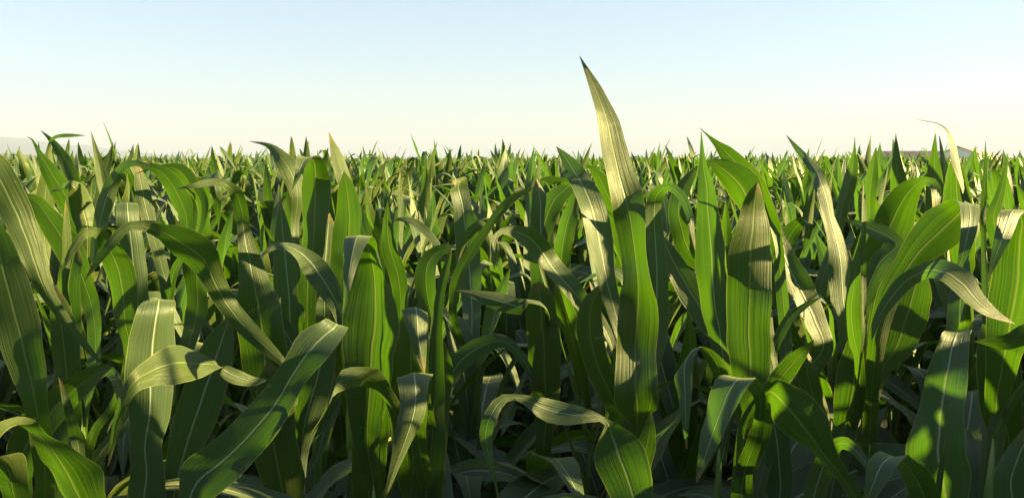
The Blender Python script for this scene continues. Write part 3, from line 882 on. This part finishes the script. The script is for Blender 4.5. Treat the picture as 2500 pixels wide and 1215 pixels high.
def barn(name, label, origin, ang, length, width, eave, ridge, drop, mroof, over=0.5, nwin=12):
    """long gabled barn, near gable centred on origin, running away at angle ang (from +X)"""
    root = bpy.data.objects.new(name, None)
    C.objects.link(root)
    root.location = origin
    root.rotation_euler = (0, math.atan2(drop, length), ang)
    tag(root, label, 'barn')
    w = width / 2
    L = length
    V = [(0, -w, -2), (0, w, -2), (0, w, eave), (0, 0, ridge), (0, -w, eave),
         (L, -w, -2), (L, w, -2), (L, w, eave), (L, 0, ridge), (L, -w, eave)]
    F = [(0, 1, 2, 3, 4), (9, 8, 7, 6, 5), (0, 4, 9, 5), (1, 6, 7, 2)]
    link_mesh('wall', V, F, M_WALL_W, root, smooth=False)
    sl = (ridge - eave) / w
    for s in (-1, 1):
        a, b, t = 0.06, w + over, 0.12
        # roof slab with corrugations along the slope
        n = int(L / 1.0)
        V, F = [], []
        for i in range(n + 1):
            xx = -over + (L + 2 * over) * i / n
            lift = 0.035 * (i % 2)
            for yy, up in ((0, 0), (b, 0), (b, -t), (0, -t)):
                V.append((xx, s * yy, ridge - sl * yy + a + lift + up + 0.06))
        for i in range(n):
            for k in range(4):
                q = [i * 4 + k, i * 4 + (k + 1) % 4, (i + 1) * 4 + (k + 1) % 4, (i + 1) * 4 + k]
                F.append(tuple(q))
        F += [(0, 1, 2, 3), tuple(n * 4 + k for k in (3, 2, 1, 0))]
        link_mesh('roof', V, F, mroof, root, smooth=False)
    # end door and side vents
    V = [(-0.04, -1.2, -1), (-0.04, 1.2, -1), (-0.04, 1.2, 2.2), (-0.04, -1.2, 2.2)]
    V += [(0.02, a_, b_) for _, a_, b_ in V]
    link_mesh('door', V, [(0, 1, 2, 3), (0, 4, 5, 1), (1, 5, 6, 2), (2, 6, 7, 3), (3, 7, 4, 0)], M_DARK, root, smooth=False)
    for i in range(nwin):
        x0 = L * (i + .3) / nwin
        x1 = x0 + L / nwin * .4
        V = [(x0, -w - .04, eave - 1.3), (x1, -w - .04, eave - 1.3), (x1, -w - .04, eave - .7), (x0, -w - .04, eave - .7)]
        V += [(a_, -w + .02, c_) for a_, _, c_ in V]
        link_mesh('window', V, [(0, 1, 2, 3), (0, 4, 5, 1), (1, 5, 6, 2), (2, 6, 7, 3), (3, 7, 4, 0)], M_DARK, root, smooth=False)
    return root


a = pix(2338, 388, 190)
barn('barn', 'long white-walled barn with a brown roof and its gable end facing the field', (a[0], a[1], 0), R(53), 90, 8, 3.2, 4.8, 2.4, M_ROOF_B)
a = pix(2305, 388, 205)
barn('shed', 'low shed under a dark brown roof, left of the white barn', (a[0], a[1], 0), R(174), 15, 8, 2.5, 3.85, 0.0, M_ROOF_D, nwin=3)

# ------------------------------------------------------------------ air
HZ = 2.6e-4
x0, x1, y0, y1, z0, z1 = -7300, 7300, -400, 7300, -3, 185
V = [(x, y, z) for z in (z0, z1) for x, y in ((x0, y0), (x1, y0), (x1, y1), (x0, y1))]
F = [(3, 2, 1, 0), (4, 5, 6, 7), (0, 1, 5, 4), (1, 2, 6, 5), (2, 3, 7, 6), (3, 0, 4, 7)]
mh, nt = newmat('haze')
g = NG(nt)
pv = g.n('ShaderNodeVolumePrincipled', ins={'Density': HZ, 'Anisotropy': 0.0})
pv.inputs['Color'].default_value = (0.36, 0.42, 0.66, 1)
out = g.n('ShaderNodeOutputMaterial')
g.l(pv.outputs[0], out.inputs['Volume'])
o = link_mesh('haze', V, F, mh, smooth=False)
o['kind'] = 'stuff'
o['label'] = 'thin pale haze in the evening air'

# ------------------------------------------------------------------ light
w = bpy.data.worlds.new('World')
S.world = w
w.use_nodes = True
nt = w.node_tree
nt.nodes.clear()
g = NG(nt)
sky = g.n('ShaderNodeTexSky', sky_type='NISHITA')
sky.sun_disc = False
sky.sun_elevation = R(SUN_EL)
sky.sun_rotation = R(SUN_AZ)
sky.air_density = 1.0
sky.dust_density = 0.4
sky.ozone_density = 1.5
bg = g.n('ShaderNodeBackground', ins={'Strength': 0.05})
hz = g.mix(0.62, sky.outputs[0], (1.42, 1.78, 2.2))
g.l(hz, bg.inputs[0])
out = g.n('ShaderNodeOutputWorld')
g.l(bg.outputs[0], out.inputs[0])
sl = bpy.data.lights.new('sun', 'SUN')
sl.energy = 5.0
sl.angle = R(0.6)
sl.color = (1.0, 0.80, 0.32)
so = bpy.data.objects.new('sun', sl)
C.objects.link(so)
e, z = R(SUN_EL), R(SUN_AZ)
dirv = Vector((math.cos(e) * math.sin(z), math.cos(e) * math.cos(z), math.sin(e)))
so.rotation_euler = dirv.to_track_quat('Z', 'Y').to_euler()
so.location = (20, 5, 20)

S.view_settings.view_transform = 'Standard'
S.view_settings.look = 'None'
S.view_settings.exposure = 2.85
S.view_settings.gamma = 1
S.cycles.max_bounces = 6
S.cycles.transmission_bounces = 6
S.cycles.diffuse_bounces = 2
S.cycles.use_denoising = True
